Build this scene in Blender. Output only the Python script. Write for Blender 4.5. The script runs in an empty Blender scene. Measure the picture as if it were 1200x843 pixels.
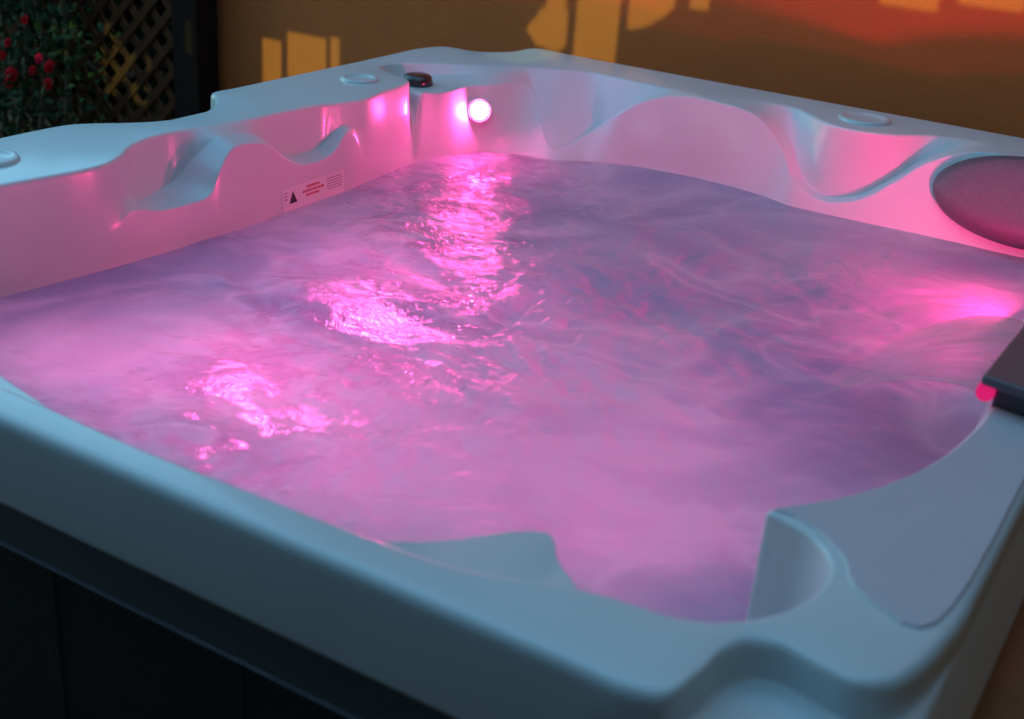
import bpy, bmesh, math, random
import numpy as np
from mathutils import Vector, Matrix
random.seed(7); rng = np.random.default_rng(11)
C = bpy.context.scene.collection
sc = bpy.context.scene
PI = math.pi
ZW = 0.70      # water level
TOP = 0.90     # rim height

# ------------------------------------------------------------------ helpers
def tag(o, label=None, cat=None, group=None, kind=None):
    if label: o['label'] = label
    if cat: o['category'] = cat
    if group: o['group'] = group
    if kind: o['kind'] = kind
    return o
def empty(name, loc=(0, 0, 0)):
    o = bpy.data.objects.new(name, None); C.objects.link(o); o.location = loc; o.empty_display_size = .1
    return o
def link(name, me, mat, parent=None, smooth=True):
    o = bpy.data.objects.new(name, me); C.objects.link(o)
    if mat: me.materials.append(mat)
    if parent is not None:
        o.parent = parent
        o.matrix_parent_inverse = Matrix.Translation(-Vector(parent_loc(parent)))
    if smooth:
        me.polygons.foreach_set('use_smooth', [True] * len(me.polygons))
    return o
def parent_loc(p):
    v = Vector(p.location)
    return v
def from_np(name, V, F):
    me = bpy.data.meshes.new(name)
    V = np.asarray(V, dtype=np.float32).reshape(-1, 3); F = np.asarray(F, dtype=np.int32)
    n = F.shape[1]
    me.vertices.add(len(V)); me.vertices.foreach_set('co', V.ravel())
    me.loops.add(F.size); me.loops.foreach_set('vertex_index', F.ravel())
    me.polygons.add(len(F)); me.polygons.foreach_set('loop_start', np.arange(0, F.size, n, dtype=np.int32))
    me.update(calc_edges=True); me.validate()
    return me
def bm_obj(name, bm, mat, parent=None, smooth=True, bevel=0):
    bmesh.ops.recalc_face_normals(bm, faces=bm.faces)
    me = bpy.data.meshes.new(name); bm.to_mesh(me); bm.free()
    o = link(name, me, mat, parent, smooth)
    if bevel:
        m = o.modifiers.new('bevel', 'BEVEL'); m.width = bevel; m.segments = 3; m.limit_method = 'ANGLE'; m.angle_limit = math.radians(40)
    return o
def add_box(bm, x0, x1, y0, y1, z0, z1):
    m = Matrix.Translation(((x0 + x1) / 2, (y0 + y1) / 2, (z0 + z1) / 2)) @ Matrix.Diagonal((x1 - x0, y1 - y0, z1 - z0, 1))
    bmesh.ops.create_cube(bm, size=1, matrix=m)
def add_bar(bm, a, b, w, d, nrm=Vector((0, -1, 0))):
    a = Vector(a); b = Vector(b); x = (b - a); L = x.length; x.normalize()
    y = nrm.normalized(); z = x.cross(y); z.normalize(); y = z.cross(x)
    M = Matrix((x, z, y)).transposed().to_4x4(); M.translation = (a + b) / 2
    bmesh.ops.create_cube(bm, size=1, matrix=M @ Matrix.Diagonal((L, w, d, 1)))
def add_tube(bm, pts, rad, seg=7):
    pts = [Vector(p) for p in pts]; rings = []
    for i, p in enumerate(pts):
        t = (pts[min(i + 1, len(pts) - 1)] - pts[max(i - 1, 0)]).normalized()
        s = t.cross(Vector((.3, .2, 1) if abs(t.z) < .9 else (1, 0, .1))).normalized(); u = t.cross(s)
        r = rad[i] if isinstance(rad, (list, tuple)) else rad
        rings.append([bm.verts.new(p + r * (math.cos(k * 2 * PI / seg) * s + math.sin(k * 2 * PI / seg) * u)) for k in range(seg)])
    for a, b in zip(rings[:-1], rings[1:]):
        for k in range(seg): bm.faces.new((a[k], a[(k + 1) % seg], b[(k + 1) % seg], b[k]))
    bm.faces.new(rings[0][::-1]); bm.faces.new(rings[-1])
def add_prism(bm, poly, z0, z1):
    lo = [bm.verts.new((x, y, z0)) for x, y in poly]; hi = [bm.verts.new((x, y, z1)) for x, y in poly]
    n = len(poly)
    for k in range(n): bm.faces.new((lo[k], lo[(k + 1) % n], hi[(k + 1) % n], hi[k]))
    bm.faces.new(hi); bm.faces.new(lo[::-1])
def add_ring_prism(bm, outer, inner, z0, z1):
    n = len(outer); R4 = [[bm.verts.new((x, y, z)) for x, y in P] for P, z in ((outer, z0), (outer, z1), (inner, z1), (inner, z0))]
    for q in range(4):
        a, b = R4[q], R4[(q + 1) % 4]
        for k in range(n): bm.faces.new((a[k], a[(k + 1) % n], b[(k + 1) % n], b[k]))
def add_lathe(bm, prof, M, seg=40):
    rings = []
    for r, z in prof:
        if r < 1e-6: rings.append([bm.verts.new(M @ Vector((0, 0, z)))])
        else: rings.append([bm.verts.new(M @ Vector((r * math.cos(k * 2 * PI / seg), r * math.sin(k * 2 * PI / seg), z))) for k in range(seg)])
    for a, b in zip(rings[:-1], rings[1:]):
        for k in range(seg):
            k2 = (k + 1) % seg
            if len(a) == 1: bm.faces.new((a[0], b[k], b[k2]))
            elif len(b) == 1: bm.faces.new((a[k], a[k2], b[0]))
            else: bm.faces.new((a[k], a[k2], b[k2], b[k]))
def frame(loc, n, up=(0, 0, 1)):
    n = Vector(n).normalized(); x = Vector(up).cross(n).normalized(); y = n.cross(x)
    M = Matrix((x, y, n)).transposed().to_4x4(); M.translation = Vector(loc)
    return M
# value noise
_T = rng.random((256, 256))
def vnoise(x, y):
    xi = np.floor(x).astype(int); yi = np.floor(y).astype(int); fx = x - xi; fy = y - yi
    fx = fx * fx * (3 - 2 * fx); fy = fy * fy * (3 - 2 * fy)
    g = lambda a, b: _T[a % 256, b % 256]
    return (g(xi, yi) * (1 - fx) + g(xi + 1, yi) * fx) * (1 - fy) + (g(xi, yi + 1) * (1 - fx) + g(xi + 1, yi + 1) * fx) * fy
def fbm(x, y, o=4, g=.5):
    s = 0; a = 1; t = 0
    for k in range(o):
        s = s + a * vnoise(x + 17.3 * k, y + 9.1 * k); t += a; a *= g; x = x * 2.03; y = y * 2.03
    return s / t

# ------------------------------------------------------------------ materials
def mat(name):
    m = bpy.data.materials.new(name); m.use_nodes = True
    nt = m.node_tree; nt.nodes.clear()
    out = nt.nodes.new('ShaderNodeOutputMaterial')
    return m, nt, out
def N(nt, t, **kw):
    n = nt.nodes.new('ShaderNode' + t)
    for k, v in kw.items():
        if k in n.inputs.keys(): n.inputs[k].default_value = v
        else: setattr(n, k, v)
    return n
def ramp(nt, fac, stops):
    r = nt.nodes.new('ShaderNodeValToRGB'); e = r.color_ramp.elements
    while len(e) < len(stops): e.new(.5)
    for i, (p, c) in enumerate(stops):
        e[i].position = p; e[i].color = (*c, 1) if len(c) == 3 else c
    nt.links.new(fac, r.inputs[0]); return r
def noise(nt, scale, detail=4, rough=.5, dist=0, vec=None, sc3=None):
    tc = nt.nodes.new('ShaderNodeNewGeometry').outputs['Position'] if vec is None else vec
    if sc3:
        mp = nt.nodes.new('ShaderNodeMapping'); mp.inputs['Scale'].default_value = sc3; nt.links.new(tc, mp.inputs[0]); tc = mp.outputs[0]
    n = N(nt, 'TexNoise', Scale=scale, Detail=detail, Roughness=rough, Distortion=dist)
    nt.links.new(tc, n.inputs['Vector']); return n
def simple(name, c1, c2=None, rough=.6, scale=20, bump=0, bscale=60, coat=0, spec=.5, metallic=0, detail=5):
    m, nt, out = mat(name)
    b = N(nt, 'BsdfPrincipled', Roughness=rough, Metallic=metallic)
    b.inputs['Coat Weight'].default_value = coat; b.inputs['Coat Roughness'].default_value = .08
    b.inputs['Specular IOR Level'].default_value = spec
    c2 = c2 or tuple(x * .8 for x in c1)
    n = noise(nt, scale, detail, .6)
    r = ramp(nt, n.outputs[0], [(.3, c1), (.7, c2)]); nt.links.new(r.outputs[0], b.inputs['Base Color'])
    if bump:
        n2 = noise(nt, bscale, 4); bp = N(nt, 'Bump', Strength=bump, Distance=.01)
        nt.links.new(n2.outputs[0], bp.inputs['Height']); nt.links.new(bp.outputs[0], b.inputs['Normal'])
    nt.links.new(b.outputs[0], out.inputs[0]); return m
def emis(name, col, s):
    m, nt, out = mat(name); e = N(nt, 'Emission', Color=(*col, 1), Strength=s); nt.links.new(e.outputs[0], out.inputs[0]); return m

PINK = (1.0, .045, .36)
def acrylic_mat():
    m, nt, out = mat('acrylic')
    b = N(nt, 'BsdfPrincipled', Roughness=.32)
    b.inputs['Coat Weight'].default_value = .32; b.inputs['Coat Roughness'].default_value = .12
    n = noise(nt, 3.2, 4, .5, .6)
    r = ramp(nt, n.outputs[0], [(0, (.54, .57, .59)), (1, (.70, .71, .71))])
    nt.links.new(r.outputs[0], b.inputs['Base Color'])
    n2 = noise(nt, 5, 1, .4); bp = N(nt, 'Bump', Strength=.10, Distance=.01)
    nt.links.new(b.outputs[0], out.inputs[0]); return m
M_ACR = acrylic_mat()
M_COVER = simple('cover_grey', (.62, .52, .55), (.57, .48, .51), rough=.42, scale=6, coat=.1, bump=.05, bscale=12)
M_SKIRT = simple('skirt_grey', (.085, .10, .115), (.07, .085, .10), rough=.45, scale=4)
M_CAB = simple('cabinet_black', (.012, .012, .014), (.009, .009, .011), rough=.65, scale=9, bump=.2, bscale=80)
M_PIL = simple('pillow_grey', (.13, .10, .12), (.10, .08, .10), rough=.5, scale=90, bump=.15, bscale=300)
M_DARK = simple('dark_plastic', (.03, .03, .035), (.02, .02, .025), rough=.25, coat=.5)
M_SPOUT = simple('spout_grey', (.11, .10, .12), (.09, .085, .10), rough=.35, scale=12, coat=.2)

def water_mat():
    m, nt, out = mat('churned_water')
    L = nt.links
    pos = nt.nodes.new('ShaderNodeNewGeometry').outputs['Position']
    # warped coordinates: streaks of bubbles dragged by the jets
    w1 = noise(nt, 1.6, 3, .5, 0, pos)
    wv = N(nt, 'VectorMath', operation='MULTIPLY_ADD'); L.new(w1.outputs['Color'], wv.inputs[0])
    wv.inputs[1].default_value = (.6, .6, .2); L.new(pos, wv.inputs[2])
    mp = nt.nodes.new('ShaderNodeMapping'); mp.inputs['Rotation'].default_value = (0, 0, .5); mp.inputs['Scale'].default_value = (1, 1.45, 1)
    L.new(wv.outputs[0], mp.inputs[0])
    fa = nt.nodes.new('ShaderNodeAttribute'); fa.attribute_name = 'foam'; cl = nt.nodes.new('ShaderNodeAttribute'); cl.attribute_name = 'clear'
    fr = ramp(nt, fa.outputs['Fac'], [(.02, (0, 0, 0)), (.98, (1, 1, 1))])
    # bump: broad churn + fine ripples
    h1 = noise(nt, 9, 4, .55, .6, wv.outputs[0])
    h2 = noise(nt, 60, 4, .65, .8, wv.outputs[0])
    hs = N(nt, 'MixRGB', blend_type='MIX', Fac=.32); L.new(h1.outputs[0], hs.inputs[1]); L.new(h2.outputs[0], hs.inputs[2])
    bp = N(nt, 'Bump', Distance=.032); L.new(hs.outputs[0], bp.inputs['Height'])
    cb = N(nt, 'MapRange'); L.new(cl.outputs['Fac'], cb.inputs[0]); cb.inputs[3].default_value = .25; cb.inputs[4].default_value = .85; L.new(cb.outputs[0], bp.inputs['Strength'])
    sep = nt.nodes.new('ShaderNodeSeparateXYZ'); L.new(pos, sep.inputs[0])
    col = ramp(nt, fr.outputs[0], [(0, (.42, .45, .66)), (1, (.72, .75, .84))])
    dif = N(nt, 'BsdfDiffuse'); L.new(col.outputs[0], dif.inputs[0])
    bp2 = N(nt, 'Bump', Strength=.35, Distance=.02); L.new(h1.outputs[0], bp2.inputs['Height']); L.new(bp2.outputs[0], dif.inputs['Normal'])
    colt = ramp(nt, fr.outputs[0], [(0, (.30, .28, .42)), (1, (.85, .80, .85))])
    tr = N(nt, 'BsdfTranslucent'); L.new(colt.outputs[0], tr.inputs[0])
    mix1 = N(nt, 'MixShader', Fac=.5); L.new(dif.outputs[0], mix1.inputs[1]); L.new(tr.outputs[0], mix1.inputs[2])
    refr = N(nt, 'BsdfRefraction', IOR=1.33, Roughness=.045, Color=(.95, .9, 1, 1)); L.new(bp.outputs[0], refr.inputs['Normal'])
    clear = ramp(nt, cl.outputs['Fac'], [(.12, (0,) * 3), (.75, (.38,) * 3)])
    mix2 = nt.nodes.new('ShaderNodeMixShader'); L.new(clear.outputs[0], mix2.inputs[0]); L.new(mix1.outputs[0], mix2.inputs[1]); L.new(refr.outputs[0], mix2.inputs[2])
    rg = ramp(nt, cl.outputs['Fac'], [(.05, (.30,) * 3), (.45, (.05,) * 3)]); gl = N(nt, 'BsdfGlossy'); L.new(rg.outputs[0], gl.inputs['Roughness']); L.new(bp.outputs[0], gl.inputs['Normal'])
    fre = N(nt, 'Fresnel', IOR=1.33); L.new(bp.outputs[0], fre.inputs['Normal'])
    mix3 = nt.nodes.new('ShaderNodeMixShader'); L.new(fre.outputs[0], mix3.inputs[0]); L.new(mix2.outputs[0], mix3.inputs[1]); L.new(gl.outputs[0], mix3.inputs[2])
    L.new(mix3.outputs[0], out.inputs[0]); return m
M_WATER = water_mat()

# ------------------------------------------------------------------ the tub shell (loft of rails round the tub)
def lerp(a, b, t): return tuple(x + (y - x) * t for x, y in zip(a, b))
ST = []
def st(O, I, W, S=None, U=None, zi=TOP):
    I3 = (*I, zi); W3 = (*W, ZW)
    if S is None:
        U = lerp(I3, W3, .35); S = lerp(I3, W3, .7)
    elif U is None: U = lerp(I3, S, .5)
    ST.append((O, I3, U, S, W3))
# back corner
st((.22, .03), (.50, -.150), (.60, -.315), (.592, -.250, .775), (.585, -.222, .780))
st((.195, -.08), (.42, -.19), (.53, -.375), (.520, -.355, .724), (.512, -.345, .732))
st((.13, -.155), (.35, -.235), (.47, -.385), (.380, -.272, .860), (.363, -.251, .882))
st((.03, -.17), (.27, -.305), (.41, -.40), (.330, -.366, .866), (.300, -.335, .886))
st((0, -.25), (.18, -.38), (.343, -.437), (.288, -.425, .864), (.20, -.39, .876))
st((0, -.40), (.09, -.47), (.308, -.53), (.288, -.51, .864), (.105, -.475, .868))
st((0, -.52), (.08, -.54), (.291, -.60), (.272, -.570, .864), (.10, -.545, .866))
st((0, -.58), (.14, -.590), (.284, -.635), (.264, -.606, .868), (.16, -.592, .872))
st((0, -.65), (.240, -.632), (.281, -.67))
st((0, -.78), (.268, -.78), (.288, -.78))
st((0, -.88), (.285, -.88), (.300, -.88))
st((0, -.95), (.270, -.945), (.308, -.95), (.300, -.95, .84), (.275, -.947, .845))
st((0, -1.02), (.250, -1.00), (.310, -1.02), (.303, -1.02, .798), (.255, -1.002, .803))
st((0, -1.09), (.240, -1.09), (.312, -1.12), (.305, -1.12, .793), (.245, -1.095, .798))
st((.04, -1.125), (.237, -1.145), (.314, -1.18), (.305, -1.175, .815), (.243, -1.15, .820))
st((.10, -1.19), (.232, -1.21), (.316, -1.24), (.305, -1.235, .858), (.25, -1.215, .866))
st((.125, -1.26), (.222, -1.275), (.318, -1.30), (.302, -1.295, .874), (.25, -1.28, .882))
st((.122, -1.32), (.212, -1.335), (.318, -1.355), (.302, -1.35, .870), (.25, -1.34, .884))
st((.105, -1.375), (.203, -1.38), (.316, -1.395), (.305, -1.385, .838), (.228, -1.378, .848))
st((.075, -1.425), (.198, -1.43), (.314, -1.43), (.307, -1.42, .790), (.208, -1.425, .799))
st((.035, -1.475), (.203, -1.49), (.312, -1.49), (.305, -1.48, .783), (.213, -1.487, .789))
st((.008, -1.52), (.223, -1.55), (.310, -1.56), (.300, -1.555, .786), (.240, -1.552, .794))
st((0, -1.60), (.258, -1.605), (.305, -1.625), (.297, -1.62, .80), (.272, -1.61, .822))
st((0, -1.70), (.285, -1.68), (.298, -1.70))
st((0, -1.88), (.262, -1.86), (.275, -1.88))
st((0, -2.08), (.235, -2.06), (.25, -2.07))
st((0, -2.28), (.25, -2.25), (.28, -2.23))
st((.04, -2.42), (.32, -2.34), (.36, -2.30))
st((.16, -2.46), (.42, -2.385), (.45, -2.35))
# front side
st((.60, -2.46), (.65, -2.405), (.65, -2.28), (.65, -2.30, .85), (.65, -2.385, .852))
st((.80, -2.46), (.82, -2.403), (.82, -2.31), (.82, -2.325, .85), (.82, -2.385, .852))
st((.97, -2.46), (.98, -2.405), (.98, -2.35), (.98, -2.365, .85), (.98, -2.390, .852))
st((1.15, -2.46), (1.16, -2.410), (1.16, -2.385))
st((1.30, -2.46), (1.31, -2.405), (1.31, -2.38))
st((1.40, -2.46), (1.41, -2.403), (1.41, -2.35), (1.41, -2.362, .85), (1.41, -2.388, .852))
st((1.47, -2.46), (1.48, -2.400), (1.475, -2.28), (1.48, -2.295, .85), (1.48, -2.385, .852))
st((1.53, -2.46), (1.53, -2.397), (1.53, -2.215), (1.535, -2.228, .85), (1.53, -2.383, .852))
st((1.58, -2.46), (1.57, -2.390), (1.56, -2.200), (1.565, -2.212, .85), (1.57, -2.375, .852))
st((1.62, -2.46), (1.61, -2.375), (1.60, -2.24), (1.60, -2.252, .85), (1.61, -2.36, .852))
st((1.68, -2.46), (1.66, -2.355), (1.66, -2.29), (1.66, -2.305, .85), (1.66, -2.34, .853))
st((1.73, -2.46), (1.71, -2.343), (1.71, -2.325))
st((1.78, -2.46), (1.76, -2.338), (1.755, -2.328))
# near corner with its scallop and the cup
for O, I in [((1.812, -2.448), (1.783, -2.331)), ((1.824, -2.405), (1.797, -2.324)), ((1.829, -2.362), (1.810, -2.314)), ((1.843, -2.332), (1.826, -2.299)),
             ((1.872, -2.32), (1.840, -2.280)), ((1.91, -2.328), (1.851, -2.262)), ((1.942, -2.332), (1.858, -2.244)), ((1.97, -2.312), (1.864, -2.222)),
             ((1.986, -2.270), (1.866, -2.200)), ((1.995, -2.215), (1.865, -2.180)), ((2.0, -2.16), (1.860, -2.160)), ((2.0, -2.12), (1.846, -2.135)),
             ((2.0, -2.10), (1.822, -2.116)), ((2.0, -2.085), (1.788, -2.104)), ((2.0, -2.07), (1.768, -2.096)), ((2.0, -2.055), (1.780, -2.078))]:
    cx_, cy_ = 1.785 - I[0], -2.215 - I[1]; l_ = math.hypot(cx_, cy_)
    st(O, I, (I[0] + .006 * cx_ / l_, I[1] + .006 * cy_ / l_) if I[0] > 1.781 else (I[0] - .003, I[1] + .001))
st((2, -2.00), (1.825, -2.015), (1.818, -2.01))
st((2, -1.92), (1.875, -1.905), (1.868, -1.90))
st((2, -1.75), (1.905, -1.75), (1.898, -1.75))
st((2, -1.58), (1.905, -1.58), (1.895, -1.58))
st((2, -1.30), (1.88, -1.30), (1.85, -1.30))
st((2, -.90), (1.87, -.90), (1.84, -.90))
st((2, -.50), (1.87, -.50), (1.82, -.55))
st((2, -.20), (1.89, -.27), (1.85, -.40), (1.86, -.33, .88))
st((2, -.05), (1.90, -.16), (1.86, -.34), (1.88, -.24, .89))
st((1.94, .025), (1.90, -.11), (1.85, -.32), (1.86, -.20, .895))
# back side (wall side)
st((1.80, .03), (1.83, -.10), (1.78, -.305), (1.79, -.19, .895))
st((1.65, .03), (1.68, -.10), (1.66, -.300), (1.66, -.185, .898))
st((1.53, .03), (1.53, -.110), (1.56, -.298), (1.548, -.205, .893), (1.54, -.145, .894))
st((1.44, .03), (1.44, -.140), (1.48, -.298), (1.462, -.236, .855), (1.450, -.180, .857))
st((1.36, .03), (1.37, -.205), (1.41, -.300), (1.398, -.268, .798), (1.388, -.222, .800))
st((1.29, .03), (1.295, -.235), (1.335, -.305), (1.325, -.288, .745), (1.318, -.248, .747))
st((1.21, .03), (1.215, -.225), (1.245, -.305), (1.238, -.292, .728), (1.236, -.252, .730))
st((1.12, .03), (1.13, -.155), (1.165, -.300), (1.163, -.280, .758), (1.168, -.232, .760))
st((1.06, .03), (1.075, -.115), (1.10, -.272), (1.103, -.240, .822), (1.112, -.188, .824))
st((.98, .03), (1.0, -.115), (1.01, -.250), (1.018, -.215, .882), (1.027, -.165, .884))
st((.88, .03), (.9, -.150), (.91, -.240), (.905, -.207, .897), (.908, -.172, .899))
st((.75, .03), (.78, -.162), (.82, -.245), (.79, -.205, .893), (.785, -.177, .897))
st((.48, .03), (.64, -.158), (.72, -.260), (.700, -.222, .862), (.692, -.192, .866))
st((.34, .03), (.56, -.154), (.66, -.285), (.645, -.237, .822), (.638, -.207, .826))
n = len(ST)
def catmull(P, sub):
    P = np.asarray(P, float); m = len(P); out = []
    for i in range(m):
        p0, p1, p2, p3 = P[i - 1], P[i], P[(i + 1) % m], P[(i + 2) % m]
        # centripetal knots keep the curve tight where stations crowd
        def d(a, b): return max(np.linalg.norm(b - a) ** .5, 1e-4)
        t0 = 0; t1 = t0 + d(p0, p1); t2 = t1 + d(p1, p2); t3 = t2 + d(p2, p3)
        for k in range(sub):
            t = t1 + (t2 - t1) * k / sub
            A1 = (t1 - t) / (t1 - t0) * p0 + (t - t0) / (t1 - t0) * p1
            A2 = (t2 - t) / (t2 - t1) * p1 + (t - t1) / (t2 - t1) * p2
            A3 = (t3 - t) / (t3 - t2) * p2 + (t - t2) / (t3 - t2) * p3
            B1 = (t2 - t) / (t2 - t0) * A1 + (t - t0) / (t2 - t0) * A2
            B2 = (t3 - t) / (t3 - t1) * A2 + (t - t1) / (t3 - t1) * A3
            out.append((t2 - t) / (t2 - t1) * B1 + (t - t1) / (t2 - t1) * B2)
    return np.array(out)
SUB = 12
# interpolate each station as one long vector so the rails stay in step
def rail(f): return catmull([f(s) for s in ST], SUB)
rO = rail(lambda s: (s[0][0], s[0][1], TOP)); rI = rail(lambda s: s[1]); rU = rail(lambda s: s[2]); rS = rail(lambda s: s[3]); rW = rail(lambda s: s[4])
# flange: rounded rectangle, matched to the upper rail by nearest direction
def square_rail():
    out = []
    r = .10; x0, x1, y0, y1 = 0, 2, -2.46, .03
    for p in rO:
        x, y = p[0], p[1]
        # push outwards along the axis / diagonal until on the rounded rectangle
        cx = min(max(x, x0 + r), x1 - r); cy = min(max(y, y0 + r), y1 - r)
        inside_d = min(x - x0, x1 - x, y - y0, y1 - y)
        if cx == x and cy == y:
            dirs = [(x - x0, (-1, 0)), (x1 - x, (1, 0)), (y - y0, (0, -1)), (y1 - y, (0, 1))]
            dd, (ax, ay) = min(dirs); out.append((x + ax * dd, y + ay * dd))
        elif cx == x: out.append((x, y0 if y < (y0 + y1) / 2 else y1))
        elif cy == y: out.append((x0 if x < (x0 + x1) / 2 else x1, y))
        else:
            dx, dy = x - cx, y - cy; l = math.hypot(dx, dy) or 1; out.append((cx + dx / l * r, cy + dy / l * r))
    return np.array(out)
# corner scallops: map stations near a corner by angle about the corner centre instead
def square_rail2():
    base = square_rail()
    def fix(cx, cy, sx, sy, reach, r=.10):
        # quarter turn about the corner's rounding centre
        idx = [i for i in range(len(rO)) if abs(rO[i][0] - cx) < reach and abs(rO[i][1] - cy) < reach]
        return idx
    for cx, cy, sx, sy, R0 in ((2, -2.46, -1, 1, .27), (0, .03, 1, -1, .30)):
        idx = [i for i in range(len(rO)) if abs(rO[i][0] - cx) < R0 and abs(rO[i][1] - cy) < R0]
        # contiguous order
        brk = [k for k in range(len(idx) - 1) if idx[k + 1] - idx[k] > 1]
        if brk: idx = idx[brk[0] + 1:] + idx[:brk[0] + 1]
        a = base[idx[0]]; b = base[idx[-1]]
        r = .09; ccx, ccy = cx + sx * r, cy + sy * r
        # path: straight to arc, arc, straight
        path = []
        def along(p, q, m): return [(p[0] + (q[0] - p[0]) * k / m, p[1] + (q[1] - p[1]) * k / m) for k in range(m)]
        if abs(a[1] - cy) < 1e-3: e1 = (ccx, cy); e2 = (cx, ccy)
        else: e1 = (cx, ccy); e2 = (ccx, cy)
        path += along(a, e1, 30)
        a1 = math.atan2(e1[1] - ccy, e1[0] - ccx); a2 = math.atan2(e2[1] - ccy, e2[0] - ccx)
        da = (a2 - a1 + PI) % (2 * PI) - PI
        path += [(ccx + r * math.cos(a1 + da * k / 30), ccy + r * math.sin(a1 + da * k / 30)) for k in range(30)]
        path += along(e2, b, 30) + [tuple(b)]
        path = np.array(path); dl = np.r_[0, np.cumsum(np.linalg.norm(np.diff(path, axis=0), axis=1))]
        src = rO[idx][:, :2]; sl = np.r_[0, np.cumsum(np.linalg.norm(np.diff(src, axis=0), axis=1))]; sl = sl / sl[-1] * dl[-1]
        for j, i in enumerate(idx):
            base[i] = (np.interp(sl[j], dl, path[:, 0]), np.interp(sl[j], dl, path[:, 1]))
    return base
rF = square_rail2()
# left mid notch: keep the flange straight
for i in range(len(rO)):
    if rO[i][0] < .2 and -1.6 < rO[i][1] < -1.0: rF[i] = (0, rO[i][1])
K = len(rO)
def v3(xy, z): return np.c_[xy[:, 0], xy[:, 1], np.full(len(xy), z)]
def inset(xy, d):  # move towards the middle by d on each axis
    o = xy.copy(); o[:, 0] = np.clip(o[:, 0], 0 + d, 2 - d); o[:, 1] = np.clip(o[:, 1], -2.46 + d, .03 - d); return o
cen = np.array([1.0, -1.25])
def shrink(r, f, z):
    xy = cen + (r[:, :2] - cen) * f; return v3(xy, z)
Ocol = rO.copy()
rFl = rF.copy(); fl = np.clip((rF[:, 0] - 1.90) / .10, 0, 1) ** 2
rFl[:, 0] += .024 * fl; zfl = .780 - .030 * fl
profile = [
    (np.c_[rFl[:, 0] - .03 * fl, inset(rF, .02)[:, 1], zfl + .003], .000), (np.c_[rFl, zfl], .006), (v3(rF, .858), .012),
    (np.c_[rO[:, 0], rO[:, 1], np.full(K, .8585)], .010), (v3(rO[:, :2], TOP), .016),
    (rI, .008), (rU, .004), (rS, .0035), (rW, .012), (shrink(rW, .96, .60), .04), (shrink(rW, .82, .42), .08), (shrink(rW, .74, .18), .05), (shrink(rW, .02, .16), 0)]
rows = []
for k, (P, r) in enumerate(profile):
    if r == 0: rows.append(P); continue
    A = profile[k - 1][0]; B = profile[k + 1][0]
    da = A - P; la = np.linalg.norm(da, axis=1, keepdims=True); db = B - P; lb = np.linalg.norm(db, axis=1, keepdims=True)
    ra = np.minimum(r, la * .46); rb = np.minimum(r, lb * .46)
    a = P + da / np.maximum(la, 1e-6) * ra; b = P + db / np.maximum(lb, 1e-6) * rb
    for t in (0, .2, .4, .6, .8, 1): rows.append((1 - t) ** 2 * a + 2 * t * (1 - t) * P + t * t * b)
V = np.concatenate(rows); R_ = len(rows)
ii, jj = np.meshgrid(np.arange(R_ - 1), np.arange(K), indexing='ij'); j2 = (jj + 1) % K
F = np.stack([ii * K + jj, ii * K + j2, (ii + 1) * K + j2, (ii + 1) * K + jj], -1).reshape(-1, 4)
tub = tag(empty('hot_tub', (1.0, -1.215, 0)), 'white acrylic hot tub full of bubbling pink lit water, black cabinet below', 'hot tub')
shell = link('shell', from_np('shell', V, F), M_ACR, tub)

# skirt band under the lip and the cabinet
def rrect(d, r, seg=8):
    x0, x1, y0, y1 = d, 1.955 - d, -2.46 + d, .03 - d; P = []
    for cx, cy, a0 in ((x1 - r, y1 - r, 0), (x0 + r, y1 - r, 90), (x0 + r, y0 + r, 180), (x1 - r, y0 + r, 270)):
        for k in range(seg + 1):
            a = math.radians(a0 + 90 * k / seg); P.append((cx + r * math.cos(a), cy + r * math.sin(a)))
    return P
bm = bmesh.new(); add_ring_prism(bm, rrect(.022, .08, 12), rrect(.040, .065, 12), .70, .80); bm_obj('skirt_band', bm, M_SKIRT, tub, smooth=False, bevel=.006)
cab_bm = bmesh.new(); add_ring_prism(cab_bm, rrect(.045, .07, 12), rrect(.065, .05, 12), .03, .705)
cabinet = bm_obj('cabinet', cab_bm, M_CAB, tub, smooth=False, bevel=.003)
for side in range(4):       # upright cover strips between cabinet panels
    for k in range(1, 6):
        bm = bmesh.new()
        if side in (0, 2):
            x = .045 + k * 1.865 / 6; y = -2.46 + .045 if side == 0 else .03 - .045
            add_box(bm, x - .012, x + .012, y - .0025, y + .0025, .05, .70)
        else:
            y = -2.46 + k * 2.49 / 6; x = .045 if side == 1 else 1.955 - .045
            add_box(bm, x - .0025, x + .0025, y - .012, y + .012, .05, .70)
        bm_obj('panel_strip', bm, M_CAB, cabinet, smooth=False, bevel=.003)

# grey cover on the deck by the cup
def inner_at(i): return rI[i % K]
# station indices of the deck: from cusp (n10) to r3
idx_cusp = [i for i in range(n) if ST[i][1][:2] == (1.768, -2.096)][0]
idx_r3 = [i for i in range(n) if ST[i][0] == (2, -1.58)][0]
inn = [tuple(rI[i][:2]) for i in range((idx_cusp) * SUB + 2, idx_r3 * SUB, 4)]
cover_poly = [(x + .005, y + .001) for x, y in inn] + [(1.990, -1.58), (1.990, -1.8), (1.990, -2.0), (1.989, -2.10), (1.985, -2.16), (1.979, -2.197), (1.968, -2.216), (1.95, -2.218), (1.93, -2.208), (1.908, -2.197), (1.893, -2.186), (1.882, -2.17), (1.872, -2.146), (1.860, -2.132), (1.842, -2.116), (1.822, -2.102), (1.798, -2.092)]
bm = bmesh.new(); add_prism(bm, cover_poly, TOP - .004, TOP + .003)
tag(bm_obj('filter_cover', bm, M_COVER, tub, smooth=False, bevel=.003), 'duller grey flat cover on the near right deck')

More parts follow.
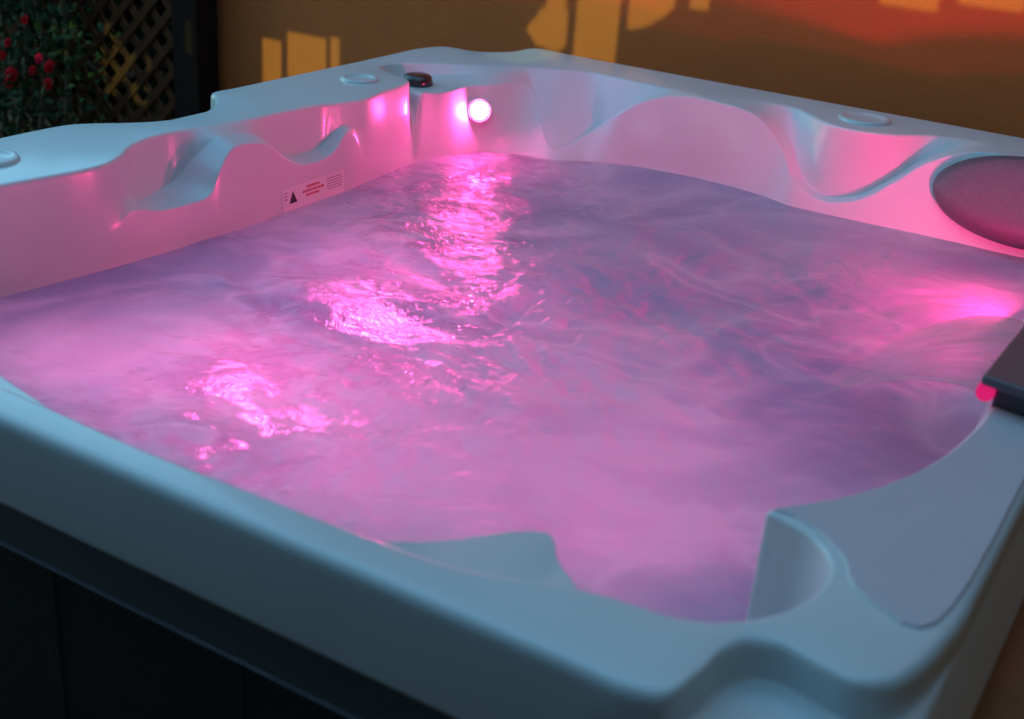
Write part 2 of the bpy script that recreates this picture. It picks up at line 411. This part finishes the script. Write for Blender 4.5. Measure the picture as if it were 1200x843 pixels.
# headrest pillow on the wall side
M = frame((1.715, -.275, .825), (-.05, -.80, .60))
bm = bmesh.new()
prof = [(0, .030), (.5, .0295), (.75, .027), (.88, .021), (.96, .010), (1.0, -.004), (1.0, -.03), (0, -.04)]
add_lathe(bm, prof, M @ Matrix.Diagonal((.225, .105, 1, 1)), 64)
bm_obj('headrest_pillow', bm, M_PIL, tub)

# light fixtures: glowing lenses with a bezel, above and below the water line
M_LAMP = emis('led_pink', (1.0, .05, .33), 85)
M_LAMP_S = emis('led_pink_side', (1.0, .03, .22), 225)
M_LAMP_FILL = emis('led_pink_side', (1.0, .03, .24), 160)
M_LAMP_U = emis('led_magenta_underwater', (1.0, .03, .70), 1)
def fixture(name, loc, nrm, r, m, ring=True, halo=None):
    M = frame(loc, nrm, (0, 0, 1) if abs(Vector(nrm).normalized().z) < .9 else (0, 1, 0))
    bm = bmesh.new(); add_lathe(bm, [(0, .007), (r * .6, .006), (r, .002), (r, -.006), (0, -.01)], M, 32)
    o = bm_obj(name, bm, m, tub)
    if halo:
        dm = bmesh.new(); add_lathe(dm, [(0, .012), (r * .35, .0113), (r * .65, .009), (r * .88, .005), (r, 0), (r, -.006), (0, -.01)], M, 32)
        bmesh.ops.recalc_face_normals(dm, faces=dm.faces); dm.to_mesh(o.data); dm.free()
        o.data.polygons.foreach_set('use_smooth', [True] * len(o.data.polygons))
        bm = bmesh.new(); add_lathe(bm, [(r * 1.02, .001), (r * 1.10, .0035), (r * 1.22, .001), (r * 1.24, -.008)], M, 32)
        bm_obj('halo_ring', bm, halo, o); r *= 1.22  # glowing ring added to stand for the pink halo round the lamp
    if ring:
        bm = bmesh.new(); add_lathe(bm, [(r, -.004), (r * 1.02, .003), (r * 1.12, .003), (r * 1.18, -.004), (r * 1.18, -.05), (0, -.056)], M, 32)
        bm_obj('light_bezel', bm, M_ACR, o)
    return o
lamp_pos = Vector((.329, -.430, .807)); ln = Vector((.50, -.84, .20)).normalized()
fixture('wall_light', lamp_pos, ln, .0225, M_LAMP, True, emis('led_halo', (1.0, .10, .38), .9))
fixture('wall_light', (1.850, -.72, .768), (-1, .15, 1.0), .042, M_LAMP_S)
fixture('wall_light', (1.860, -1.02, .80), (-1, .1, .6), .024, M_LAMP_FILL)  # unseen second side lamp, added to put more pink on the tub walls
def emu(s): return emis('led_magenta_underwater', (1.0, .11, .24 if s < 1.9 else .50), s * 1.9)
for (x, y, z), nn, r, p, ring in (((.72, -1.36, .48), (.2, 0, 1), .045, 2.9, False), ((.60, -1.32, .47), (.2, 0, 1), .034, 2.1, False), ((.86, -1.40, .47), (.2, 0, 1), .032, 1.95, False), ((.82, -1.90, .53), (.2, 0, 1), .036, 2.1, False), ((.72, -1.80, .52), (.2, 0, 1), .034, 1.95, False), ((.90, -1.78, .50), (.2, 0, 1), .030, 1.95, False), ((1.74, -.62, .55), (-.3, 0, 1), .040, 1.8, False),  # two clusters of floor lenses, added to make the glints on the water
                      ((.62, -2.14, .45), (0, 1, .15), .06, 3.8, True), ((1.10, -2.19, .42), (0, 1, .15), .065, 4.4, True), ((1.55, -2.08, .42), (-.3, 1, .15), .06, 3.2, True),
                      ((1.72, -1.10, .42), (-1, 0, .15), .05, 3.2, True), ((1.70, -1.52, .36), (-1, 0, .15), .05, 3.2, True)):  # last lens is out of view, added to brighten the water on the right
    fixture('underwater_light', (x, y, z), nn, r, emu(p), ring)

# dark knob in the back corner pocket, round valves on the rim
bm = bmesh.new(); add_lathe(bm, [(0, .026), (.028, .026), (.036, .022), (.040, .010), (.041, -.002), (0, -.004)], Matrix.Translation((.185, -.515, .866)), 32)
bm_obj('control_knob', bm, M_DARK, tub)
for cx, cy, r in ((1.262, -.105, .062), (.115, -1.80, .055), (.15, -.72, .045)):
    bm = bmesh.new()
    add_lathe(bm, [(0, .004), (r * .55, .002), (r * .78, .003), (r * .86, .007), (r, .007), (r * 1.06, .002), (r * 1.08, -.004)], Matrix.Translation((cx, cy, TOP)), 40)
    bm_obj('air_valve', bm, M_ACR, tub)

# waterfall spout
bm = bmesh.new(); add_prism(bm, [(1.893, -1.672), (1.99, -1.690), (1.995, -1.25), (1.905, -1.25)], .934, .948)
spout = bm_obj('waterfall_spout', bm, M_SPOUT, tub, smooth=False, bevel=.004)
bm = bmesh.new(); add_prism(bm, [(1.91, -1.655), (1.985, -1.67), (1.99, -1.27), (1.92, -1.27)], .898, .934)
bm_obj('spout_body', bm, M_DARK, spout, smooth=False, bevel=.003)
bm = bmesh.new(); add_tube(bm, [(1.900, -1.664, .921), (1.908, -1.25, .921)], .012, 12)
bm_obj('light_strip', bm, emis('spout_led', (1, .02, .22), .12), spout)

# warning sticker on the far wall of the tub
M_STK = simple('sticker_paper', (.74, .73, .73), (.70, .69, .69), rough=.4, scale=30)
M_BLK = simple('sticker_black', (.02, .02, .02), rough=.5); M_RED = simple('sticker_red', (.55, .10, .10), rough=.5); M_PRT = simple('sticker_print', (.25, .2, .22), rough=.5)
# wall surface helper: point on the loft between S and W at plan y, height z
from mathutils.bvhtree import BVHTree
_sel = np.nonzero((V[F].mean(1)[:, 0] < .45) & (V[F].mean(1)[:, 1] > -1.45) & (V[F].mean(1)[:, 1] < -.75))[0]
_bvh = BVHTree.FromPolygons([tuple(v) for v in V], [tuple(int(q) for q in F[i]) for i in _sel])
def stk(y, z, off=.0035):
    hit = _bvh.ray_cast(Vector((.9, y, z)), Vector((-1, 0, 0)))
    x = hit[0].x if hit[0] is not None else .31
    return (x + off, y, z)
def strip(bm, y0, y1, z0, z1, off, th=.0008):   # a slip of film that follows the wall
    m_ = max(1, int((y1 - y0) / .02)); rows_ = []
    for k in range(m_ + 1):
        y = y0 + (y1 - y0) * k / m_
        rows_.append([bm.verts.new(stk(y, z, o)) for z, o in ((z0, off), (z1, off), (z1, off - th), (z0, off - th))])
    for a, b in zip(rows_[:-1], rows_[1:]):
        for k in range(4): bm.faces.new((a[k], a[(k + 1) % 4], b[(k + 1) % 4], b[k]))
    bm.faces.new(rows_[0]); bm.faces.new(rows_[-1][::-1])
Y0 = -1.205
bm = bmesh.new(); strip(bm, Y0, Y0 + .225, .700, .753, .0012); sticker = bm_obj('warning_sticker', bm, M_STK, tub, smooth=False)
bm = bmesh.new()
vs = [bm.verts.new(stk(Y0 + y, z, .0016)) for y, z in ((.024, .716), (.052, .716), (.038, .743))]; bm.faces.new(vs)
r_ = bmesh.ops.extrude_face_region(bm, geom=bm.faces[:]); bmesh.ops.translate(bm, verts=[v for v in r_['geom'] if isinstance(v, bmesh.types.BMVert)], vec=(.0004, 0, 0))
bm_obj('warning_triangle', bm, M_BLK, sticker, smooth=False)
for z, a, b in ((.7420, .088, .134), (.7325, .072, .150), (.7230, .084, .132)):
    bm = bmesh.new(); y = a
    while y < b:
        w = random.uniform(.006, .014); strip(bm, Y0 + y, Y0 + min(y + w, b), z - .0027, z + .0027, .0018); y += w + .0018
    bm_obj('warning_text', bm, M_RED, sticker, smooth=False)
for z in (.744, .738, .732, .726, .720):
    bm = bmesh.new(); y = .162
    while y < .212:
        w = random.uniform(.004, .010); strip(bm, Y0 + y, Y0 + y + w, z - .0010, z + .0010, .0018); y += w + .002
    bm_obj('small_print', bm, M_PRT, sticker, smooth=False)
bm = bmesh.new()
for z in (.742, .735, .728):
    strip(bm, Y0 + .007, Y0 + .019, z - .0010, z + .0010, .0018)
bm_obj('small_print', bm, M_PRT, sticker, smooth=False)

# ------------------------------------------------------------------ water
xs = np.linspace(.12, 1.96, 460); ys = np.linspace(-2.44, -.22, 555)
X, Y = np.meshgrid(xs, ys, indexing='ij')
wx = X + .25 * fbm(X * 2.2 + 5, Y * 2.2, 3); wy = Y + .25 * fbm(X * 2.2, Y * 2.2 + 9, 3)
churn = np.exp(-(((X - .8) / .5) ** 2 + ((Y + 1.7) / .7) ** 2)) + .7 * np.exp(-(((X - 1.3) / .5) ** 2 + ((Y + 1.5) / .7) ** 2)) + .35
def segdist(X, Y, path):
    best = np.full(X.shape, 9.)
    for (xa, ya), (xb, yb) in zip(path[:-1], path[1:]):
        t = np.clip(((X - xa) * (xb - xa) + (Y - ya) * (yb - ya)) / ((xb - xa) ** 2 + (yb - ya) ** 2), 0, 1)
        best = np.minimum(best, np.hypot(X - xa - t * (xb - xa), Y - ya - t * (yb - ya)))
    return best
# bubbles leave one band of clear water running from the back corner towards the front left
clear = np.exp(-(segdist(X, Y, [(.40, -.45), (.58, -.85), (.80, -1.40), (.86, -1.65), (.90, -2.06)]) / .17) ** 2)
clear = np.clip(clear * (.45 + 1.3 * fbm(wx * 9 + 3, wy * 9, 3)) , 0, 1)
cst = lambda v, lo, hi: (lambda t: t * t * (3 - 2 * t))(np.clip((v - lo) / (hi - lo), 0, 1))
clear = clear * (.12 + .88 * cst(.55 * fbm(wx * 13 + 1, wy * 13 + 5, 3) + .45 * fbm(wx * 30 + 7, wy * 42, 3), .40, .60))
ax_, ay_ = X + .55 * (fbm(X * 1.7 + 2, Y * 1.7 + 1, 3) - .5), Y + .55 * (fbm(X * 1.7 + 8, Y * 1.7 + 4, 3) - .5)
bx_, by_ = ax_ + .22 * (fbm(ax_ * 4 + 2, ay_ * 4, 3) - .5), ay_ + .22 * (fbm(ax_ * 4, ay_ * 4 + 7, 3) - .5)
ca, sa = math.cos(.5), math.sin(.5)
fx_, fy_ = bx_ * ca + by_ * sa, -bx_ * sa + by_ * ca
base = fbm(fx_ * 2.4, fy_ * 3.4, 4, .5)
wisp = (1 - np.abs(2 * fbm(fx_ * 3.1 + 4, fy_ * 5.2 + 2, 4, .5) - 1)) ** 7
fine = fbm(fx_ * 22, fy_ * 34, 3, .6)
foam = .18 + 1.15 * (base - .38) + .42 * wisp + .14 * (fine - .5)
for gx, gy, sx, amp in ((1.29, -2.04, .28, .28), (.70, -1.90, .25, .18), (1.38, -1.50, .25, .20), (.56, -2.05, .15, .2), (1.46, -.75, .2, .1), (.36, -1.41, .20, -.25), (1.14, -.52, .25, -.18), (1.68, -1.50, .16, -.22), (1.22, -1.15, .2, -.18), (.34, -1.80, .13, -.18), (.76, -.55, .2, -.15), (.88, -2.15, .1, -.12)):
    foam = foam + amp * np.exp(-((X - gx) ** 2 + (Y - gy) ** 2) / (2 * sx * sx) * (1.2 if amp < 0 else 1))
foam = np.clip(foam, 0, 1)
Z = (fbm(wx * 5, wy * 5, 3) - .5) * .022 * churn + (fbm(wx * 22, wy * 22, 3) - .5) * .009 * churn
ss = lambda d: (lambda t: t * t * (3 - 2 * t))(np.clip(d / .22, 0, 1))
Z *= .15 + .85 * ss(X - .28) * ss(1.92 - X) * ss(-.26 - Y) * ss(Y + 2.40)
Vw = np.stack([X, Y, ZW + Z], -1).reshape(-1, 3)
nx, ny = X.shape; a, b = np.meshgrid(np.arange(nx - 1), np.arange(ny - 1), indexing='ij')
Fw = np.stack([a * ny + b, (a + 1) * ny + b, (a + 1) * ny + b + 1, a * ny + b + 1], -1).reshape(-1, 4)
wme = from_np('water', Vw, Fw)
for nm, arr in (('foam', foam), ('clear', clear)):
    at_ = wme.attributes.new(nm, 'FLOAT', 'POINT'); at_.data.foreach_set('value', arr.astype(np.float32).ravel())
water = link('water', wme, M_WATER)
tag(water, 'churning milky water in the hot tub glowing pink and violet', kind='structure')

# thin sheet of water arcing out of the spout
def fall_mat():
    m, nt, out = mat('falling_water'); L = nt.links
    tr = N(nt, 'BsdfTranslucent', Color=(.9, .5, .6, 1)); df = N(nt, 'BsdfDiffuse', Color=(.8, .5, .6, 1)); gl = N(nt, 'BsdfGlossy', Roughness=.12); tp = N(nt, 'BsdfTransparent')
    a_ = N(nt, 'MixShader', Fac=.5); L.new(tr.outputs[0], a_.inputs[1]); L.new(df.outputs[0], a_.inputs[2])
    b_ = N(nt, 'MixShader', Fac=.12); L.new(a_.outputs[0], b_.inputs[1]); L.new(gl.outputs[0], b_.inputs[2])
    ns = noise(nt, 6, 3, .5, .3, None, (1, 6, 1)); r = ramp(nt, ns.outputs[0], [(.3, (.30,) * 3), (.75, (.55,) * 3)])
    g_ = nt.nodes.new('ShaderNodeNewGeometry'); sp = nt.nodes.new('ShaderNodeSeparateXYZ'); L.new(g_.outputs['Position'], sp.inputs[0])
    mr = N(nt, 'MapRange'); L.new(sp.outputs[0], mr.inputs[0]); mr.inputs[1].default_value = 1.58; mr.inputs[2].default_value = 1.80
    mu = N(nt, 'Math', operation='MULTIPLY'); L.new(mr.outputs[0], mu.inputs[0]); L.new(r.outputs[0], mu.inputs[1])
    c_ = nt.nodes.new('ShaderNodeMixShader'); L.new(mu.outputs[0], c_.inputs[0]); L.new(tp.outputs[0], c_.inputs[1]); L.new(b_.outputs[0], c_.inputs[2])
    L.new(c_.outputs[0], out.inputs[0]); return m
nu, nv = 40, 24; P = []
for i in range(nu):
    t = i / (nu - 1)
    for j in range(nv):
        s = j / (nv - 1)
        y0 = -1.655 + .30 * s; x0 = 1.893
        y1 = -1.56 + .36 * s; x1 = 1.535 + .06 * s
        x = x0 + (x1 - x0) * t; y = y0 + (y1 - y0) * t
        z = .918 - .22 * t ** 1.7 + .004 * math.sin(9 * s + 5 * t) * t
        P.append((x, y, max(z, .701)))
Fq = [(i * nv + j, (i + 1) * nv + j, (i + 1) * nv + j + 1, i * nv + j + 1) for i in range(nu - 1) for j in range(nv - 1)]
wf = link('waterfall_sheet', from_np('waterfall_sheet', P, Fq), fall_mat())
wf.modifiers.new('s', 'SOLIDIFY').thickness = .002
tag(wf, 'thin pink sheet of water pouring from the dark spout into the tub', 'waterfall', kind='stuff')

# ------------------------------------------------------------------ surroundings
def wall_mat():
    m, nt, out = mat('ochre_render')
    b = N(nt, 'BsdfPrincipled', Roughness=.85)
    n1 = noise(nt, 3, 6, .6); r = ramp(nt, n1.outputs[0], [(.3, (.64, .138, .028)), (.7, (.57, .122, .024))])
    nt.links.new(r.outputs[0], b.inputs['Base Color'])
    n2 = noise(nt, 110, 5); bp = N(nt, 'Bump', Strength=.25, Distance=.01); bp.inputs['Strength'].default_value = .15; nt.links.new(n2.outputs[0], bp.inputs['Height']); nt.links.new(bp.outputs[0], b.inputs['Normal'])
    nt.links.new(b.outputs[0], out.inputs[0]); return m
M_WALL = wall_mat()
bm = bmesh.new(); add_box(bm, -1.36, 6.0, .35, .60, 0, 4.0)
tag(bm_obj('garden_wall', bm, M_WALL, smooth=False), 'ochre rendered wall behind the hot tub with patches of warm light and red glow', 'wall')
M_GROUND = simple('deck_brown', (.22, .10, .045), (.16, .075, .035), rough=.7, scale=3, bump=.3, bscale=40)
gme = from_np('ground', [(-30, -30, 0), (30, -30, 0), (30, 30, 0), (-30, 30, 0)], [(0, 1, 2, 3)])
tag(link('ground', gme, M_GROUND, smooth=False), 'brown patio ground', kind='structure')

bm = bmesh.new(); add_box(bm, 3.0, 3.2, -7, .34, 0, 4.6)  # unseen wall added on the right to keep sky light off the tub walls
tag(bm_obj('sky_blocker', bm, simple('blocker_brown', (.20, .11, .06), rough=.85), smooth=False), 'unseen brown wall added right of the hot tub to block sky light', 'wall')

stp = tag(empty('side_step', (2.5, -1.3, 0)), 'dark brown wooden step beside the right edge of the hot tub', 'step')
M_STEP = simple('step_wood', (.42, .15, .055), (.33, .115, .04), rough=.65, scale=9, bump=.15)
for k in range(5):
    bm = bmesh.new(); add_box(bm, 1.975 + k * .155, 1.975 + k * .155 + .15, -2.60, -.35, .63, .66); bm_obj('tread_board', bm, M_STEP, stp, smooth=False, bevel=.003)
bm = bmesh.new(); add_box(bm, 1.98, 2.74, -2.585, -2.565, .0, .629); bm_obj('front_panel', bm, M_STEP, stp, smooth=False)
bm = bmesh.new(); add_box(bm, 2.72, 2.74, -2.56, -.37, .0, .629); bm_obj('side_panel', bm, M_STEP, stp, smooth=False)

# trellis panel left of the wall
M_WOOD = simple('trellis_wood', (.085, .028, .011), (.06, .02, .008), rough=.85, spec=.15, scale=25, bump=.3)
M_POST = simple('post_wood', (.020, .009, .007), (.014, .007, .006), rough=.9, spec=.1, scale=25)
tr = tag(empty('trellis', (-2.2, .25, 0)), 'dark wooden lattice trellis with square post at the end of the ochre wall', 'trellis')
bm = bmesh.new()
x0, x1, z0, z1 = -3.6, -1.43, .02, 1.7
def clip(px, pz, dx, dz):
    ts = []
    tmin, tmax = -9, 9
    for p, d, lo, hi in ((px, dx, x0, x1), (pz, dz, z0, z1)):
        a_, b_ = (lo - p) / d, (hi - p) / d
        tmin = max(tmin, min(a_, b_)); tmax = min(tmax, max(a_, b_))
    return (tmin, tmax) if tmax - tmin > .03 else None
for sgn, yy in ((1, .243), (-1, .252)):
    for k in range(-30, 40):
        px = x0 + k * .115; r = clip(px, .0 + (0 if sgn > 0 else 1.72), .7071, .7071 * sgn)
        if r: add_bar(bm, (px + r[0] * .7071, yy, (0 if sgn > 0 else 1.72) + r[0] * .7071 * sgn), (px + r[1] * .7071, yy, (0 if sgn > 0 else 1.72) + r[1] * .7071 * sgn), .030, .008)
bm_obj('lattice', bm, M_WOOD, tr, smooth=False)
bm = bmesh.new(); add_box(bm, -1.43, -1.30, .20, .31, 0, 1.85); bm_obj('post', bm, M_POST, tr, smooth=False, bevel=.006)
bm = bmesh.new(); add_box(bm, -3.60, -1.43, .225, .27, 1.70, 1.76); bm_obj('top_rail', bm, M_POST, tr, smooth=False, bevel=.004)

def leafcloud(name, pts, size, m, parent=None, flat=.5):
    Vs = []; Fs = []
    for p in pts:
        s = size * random.uniform(.6, 1.3); nrm = Vector((random.gauss(0, 1), random.gauss(-.6, 1), random.gauss(.5, 1))).normalized()
        x = nrm.orthogonal().normalized(); x = Matrix.Rotation(random.uniform(0, 6.3), 3, nrm) @ x; y = nrm.cross(x); p = Vector(p)
        b_ = len(Vs); Vs += [p - x * s, p - y * s * flat + nrm * s * .15, p + x * s, p + y * s * flat + nrm * s * .15]; Fs.append((b_, b_ + 1, b_ + 2, b_ + 3))
    return link(name, from_np(name, [tuple(v) for v in Vs], Fs), m, parent, smooth=False)
M_LEAF = simple('rose_leaf', (.018, .035, .014), (.025, .045, .014), rough=.7, spec=.2, scale=15)
M_HEDGE = simple('hedge_leaf', (.012, .014, .006), (.016, .016, .008), rough=.9, scale=8, spec=.05)
pts = [(random.uniform(-6.5, -1.35), random.uniform(.75, 1.6), random.uniform(0, 2.3)) for _ in range(9000)]
tag(leafcloud('hedge', pts, .06, M_HEDGE), 'dark dense hedge behind the lattice trellis', kind='stuff')
bm = bmesh.new(); add_box(bm, -9, -1.2, 1.9, 1.96, 0, 2.6)  # dark panel added behind the hedge, blocks the sky showing through its gaps
tag(bm_obj('sky_backing', bm, simple('backing_dark', (.02, .013, .009), rough=.95, spec=.05), smooth=False), 'dark fence far behind the lattice trellis', 'backing')
rose = tag(empty('rose_bush', (-2.2, .12, 0)), 'climbing rose with small red and pink blooms in front of the dark trellis', 'rose bush')
bm = bmesh.new()
stems = []
for sx, ex in ((-2.15, -2.10), (-2.3, -2.45), (-2.05, -1.85), (-2.25, -2.2)):
    p = [(sx + (ex - sx) * t + .03 * math.sin(7 * t + sx * 9), .14 + .03 * math.cos(5 * t + sx), 1.35 * t) for t in np.linspace(0, 1, 14)]
    stems.append(p); add_tube(bm, p, [.014 - .008 * k / 13 for k in range(14)], 7)
bm_obj('stem', bm, simple('rose_stem', (.09, .06, .03), rough=.7), rose)
pts = []
for _ in range(2600):
    p = random.choice(random.choice(stems)); x_ = p[0] + random.gauss(0, .17)
    if x_ > -1.75: continue
    pts.append((x_, p[1] + random.gauss(-.02, .07), p[2] + random.gauss(0, .08)))
leafcloud('leaves', pts, .022, M_LEAF, rose)
M_BL = simple('rose_petal', (.50, .008, .014), (.36, .005, .01), rough=.8, spec=.05, scale=40)
M_BL2 = simple('rose_petal_pink', (.50, .008, .04), (.36, .005, .025), rough=.8, spec=.05, scale=40)
def bloom(x, y, z, r, m):
    bm = bmesh.new()
    for ring, (cnt, rr, tilt) in enumerate(((5, .3, .2), (6, .6, .6), (8, .95, 1.1))):
        for k in range(cnt):
            a_ = k * 2 * PI / cnt + ring * .5
            Mx = Matrix.Translation((x, y, z)) @ Matrix.Rotation(random.uniform(-.2, .2) + 1.2, 4, 'X') @ Matrix.Rotation(a_, 4, 'Z') @ Matrix.Translation((rr * r * .55, 0, -ring * r * .12)) @ Matrix.Rotation(tilt - 1.3, 4, 'Y') @ Matrix.Diagonal((r * .5, r * .45, r * .14, 1))
            bmesh.ops.create_uvsphere(bm, u_segments=8, v_segments=5, radius=1, matrix=Mx)
    return bm_obj('blossom', bm, m, rose)
# ------------------------------------------------------------------ screen added unseen behind the viewer, cut to shape the sun patches
SUN_EL, DY = math.radians(12.0), 4.15
dz = math.tan(SUN_EL)
YS = .35 - DY
polys = []
def P4(x0, x1, z0, z1): polys.append([(x0, z0), (x1, z0), (x1, z1), (x0, z1)])
P4(-1.12, -1.03, .50, .69); P4(-1.00, -.82, .50, .735); P4(-.80, -.76, .50, .745); P4(-1.36, -1.335, .58, .70)
polys.append([(.00, .885), (.04, .84), (.12, .83), (.155, .86), (.14, 1.02), (.10, 1.15), (.07, .98)])
P4(.180, .325, .78, 1.30)
polys.append([(.36, .935), (.42, .955), (.47, .985), (.51, 1.02), (.53, 1.3), (.36, 1.3)])
P4(.56, .62, 1.03, 1.3); P4(1.12, 1.28, 1.118, 1.3); P4(1.33, 1.50, 1.150, 1.4)
for cx, cz, rx, rz, ang in ((-1.905, .58, .015, .006, 40), (-1.86, .50, .01, .02, 15), (-1.80, .585, .02, .03, 0), (-1.76, .54, .016, .014, 30), (-1.83, .44, .012, .06, -35), (-1.79, .40, .014, .045, -35), (-1.71, .50, .016, .03, -20), (-1.765, .45, .02, .022, 0), (-1.70, .42, .012, .03, 35), (-1.66, .375, .024, .024, 0), (-2.0, .56, .02, .012, 20), (-1.95, .47, .012, .012, 0), (-1.60, .53, .008, .03, 0)):
    c_, s_ = math.cos(math.radians(ang)), math.sin(math.radians(ang))
    polys.append([(cx + 1.7 * (c_ * a_ * rx - s_ * b_ * rz), cz + 1.5 * (s_ * a_ * rx + c_ * b_ * rz)) for a_, b_ in ((-1, -1), (1, -1), (1, 1), (-1, 1))])
def inpoly(x, z, poly):
    c_ = np.zeros(x.shape, bool); m_ = len(poly)
    for i in range(m_):
        xa, za = poly[i]; xb, zb = poly[(i + 1) % m_]
        if za == zb: continue
        c_ ^= ((za > z) != (zb > z)) & (x < (xb - xa) * (z - za) / (zb - za) + xa)
    return c_
gx0, gx1, gz0, gz1, cs = -2.2, 1.8, .3, 1.5, .01
GX = np.arange(gx0, gx1 - 1e-6, cs); GZ = np.arange(gz0, gz1 - 1e-6, cs); A, B = np.meshgrid(GX, GZ, indexing='ij')
op = np.zeros(A.shape, bool)
for p_ in polys: op |= inpoly(A + cs / 2, B + cs / 2, p_)
NX, NZ = len(GX) + 1, len(GZ) + 1
VX, VZ = np.meshgrid(np.r_[GX, gx1], np.r_[GZ, gz1], indexing='ij')
Vg = np.stack([VX, np.full_like(VX, YS), VZ + dz * DY], -1).reshape(-1, 3)
I_, J_ = np.nonzero(~op)
Fg = np.stack([I_ * NZ + J_, (I_ + 1) * NZ + J_, (I_ + 1) * NZ + J_ + 1, I_ * NZ + J_ + 1], -1)
gobo = tag(empty('sun_gobo', (0, YS, 0)), 'unseen grey light-blocking screen standing behind the viewer', 'gobo')
M_GOBO = simple('gobo_grey', (.10, .12, .15), rough=.8)
pp = link('gobo_panel', from_np('gobo_panel', Vg, Fg), M_GOBO, gobo, smooth=False)
so = pp.modifiers.new('s', 'SOLIDIFY'); so.thickness = .006; so.offset = 0
bm = bmesh.new(); h = dz * DY
add_box(bm, -7, gx0 + .02, YS - .01, YS + .01, 0, 3.6); add_box(bm, gx1 - .02, 5, YS - .01, YS + .01, 0, 3.6)
add_box(bm, gx0 - .1, gx1 + .1, YS - .011, YS + .011, 0, gz0 + h + .02); add_box(bm, gx0 - .1, gx1 + .1, YS - .011, YS + .011, gz1 + h - .02, 5.4)  # boards added to hold back the remaining sun and low sky
bm_obj('gobo_board', bm, M_GOBO, gobo, smooth=False)

for x, z, r, m_ in ((-2.20, .63, .028, M_BL2), (-2.13, .555, .020, M_BL), (-1.92, .43, .026, M_BL), (-1.96, .52, .022, M_BL2), (-1.905, .50, .028, M_BL), (-2.13, .43, .034, M_BL), (-2.145, .40, .026, M_BL), (-2.02, .66, .02, M_BL), (-2.17, .50, .020, M_BL), (-2.0, .47, .02, M_BL)):
    bloom(x, .02, z, r, m_)

# ------------------------------------------------------------------ light and camera
w = bpy.data.worlds.new("World"); sc.world = w; w.use_nodes = True; nt = w.node_tree; nt.nodes.clear()
sky = nt.nodes.new('ShaderNodeTexSky'); sky.sky_type = 'NISHITA'; sky.sun_disc = False; sky.sun_elevation = SUN_EL; sky.sun_rotation = PI
sky.ozone_density = 3.0; sky.dust_density = 0.0; sky.air_density = 1.2
tint = nt.nodes.new('ShaderNodeMixRGB'); tint.blend_type = 'MULTIPLY'; tint.inputs[0].default_value = 1; tint.inputs[2].default_value = (.86, 1.10, .95, 1)
bg = nt.nodes.new('ShaderNodeBackground'); bg.inputs[1].default_value = .14; wo = nt.nodes.new('ShaderNodeOutputWorld')
nt.links.new(sky.outputs[0], tint.inputs[1]); nt.links.new(tint.outputs[0], bg.inputs[0]); nt.links.new(bg.outputs[0], wo.inputs[0])
sd = bpy.data.lights.new('sun', 'SUN'); sd.energy = .27; sd.angle = math.radians(.3); sd.color = (.78, 1.2, .32)
so_ = bpy.data.objects.new('sun', sd); C.objects.link(so_)
dvec = Vector((0, math.cos(SUN_EL), -math.sin(SUN_EL))); so_.rotation_euler = dvec.to_track_quat('-Z', 'Y').to_euler()

cam = bpy.data.cameras.new('camera'); co = bpy.data.objects.new('camera', cam); C.objects.link(co); sc.camera = co
yaw, pitch, roll = 2.08836903, .420500366, .0760575580
f_ = Vector((math.cos(yaw) * math.cos(pitch), math.sin(yaw) * math.cos(pitch), -math.sin(pitch)))
r_ = f_.cross(Vector((0, 0, 1))).normalized(); u_ = r_.cross(f_)
c_, s_ = math.cos(roll), math.sin(roll)
r2 = c_ * r_ + s_ * u_; u2 = -s_ * r_ + c_ * u_
Mc = Matrix((r2, u2, -f_)).transposed().to_4x4(); Mc.translation = Vector((2.11703371, -3.29445516, 1.59922306)); co.matrix_world = Mc
cam.sensor_width = 36; cam.sensor_fit = 'HORIZONTAL'; cam.lens = 36 * 1498.56 / 1200; cam.clip_end = 200; cam.clip_start = .02
cam.dof.use_dof = True; cam.dof.focus_distance = 2.7; cam.dof.aperture_fstop = 3.8

sc.render.engine = 'CYCLES'; sc.cycles.use_denoising = True
try: sc.cycles.denoiser = 'OPENIMAGEDENOISE'
except Exception: pass
sc.cycles.max_bounces = 8; sc.cycles.diffuse_bounces = 4; sc.cycles.transmission_bounces = 6; sc.cycles.transparent_max_bounces = 8
sc.cycles.caustics_reflective = False; sc.cycles.caustics_refractive = False; sc.cycles.sample_clamp_indirect = 8; sc.cycles.blur_glossy = .3
vs_ = sc.view_settings; vs_.view_transform = 'Standard'; vs_.look = 'None'; vs_.exposure = 2.5; vs_.gamma = 1; vs_.use_curve_mapping = False
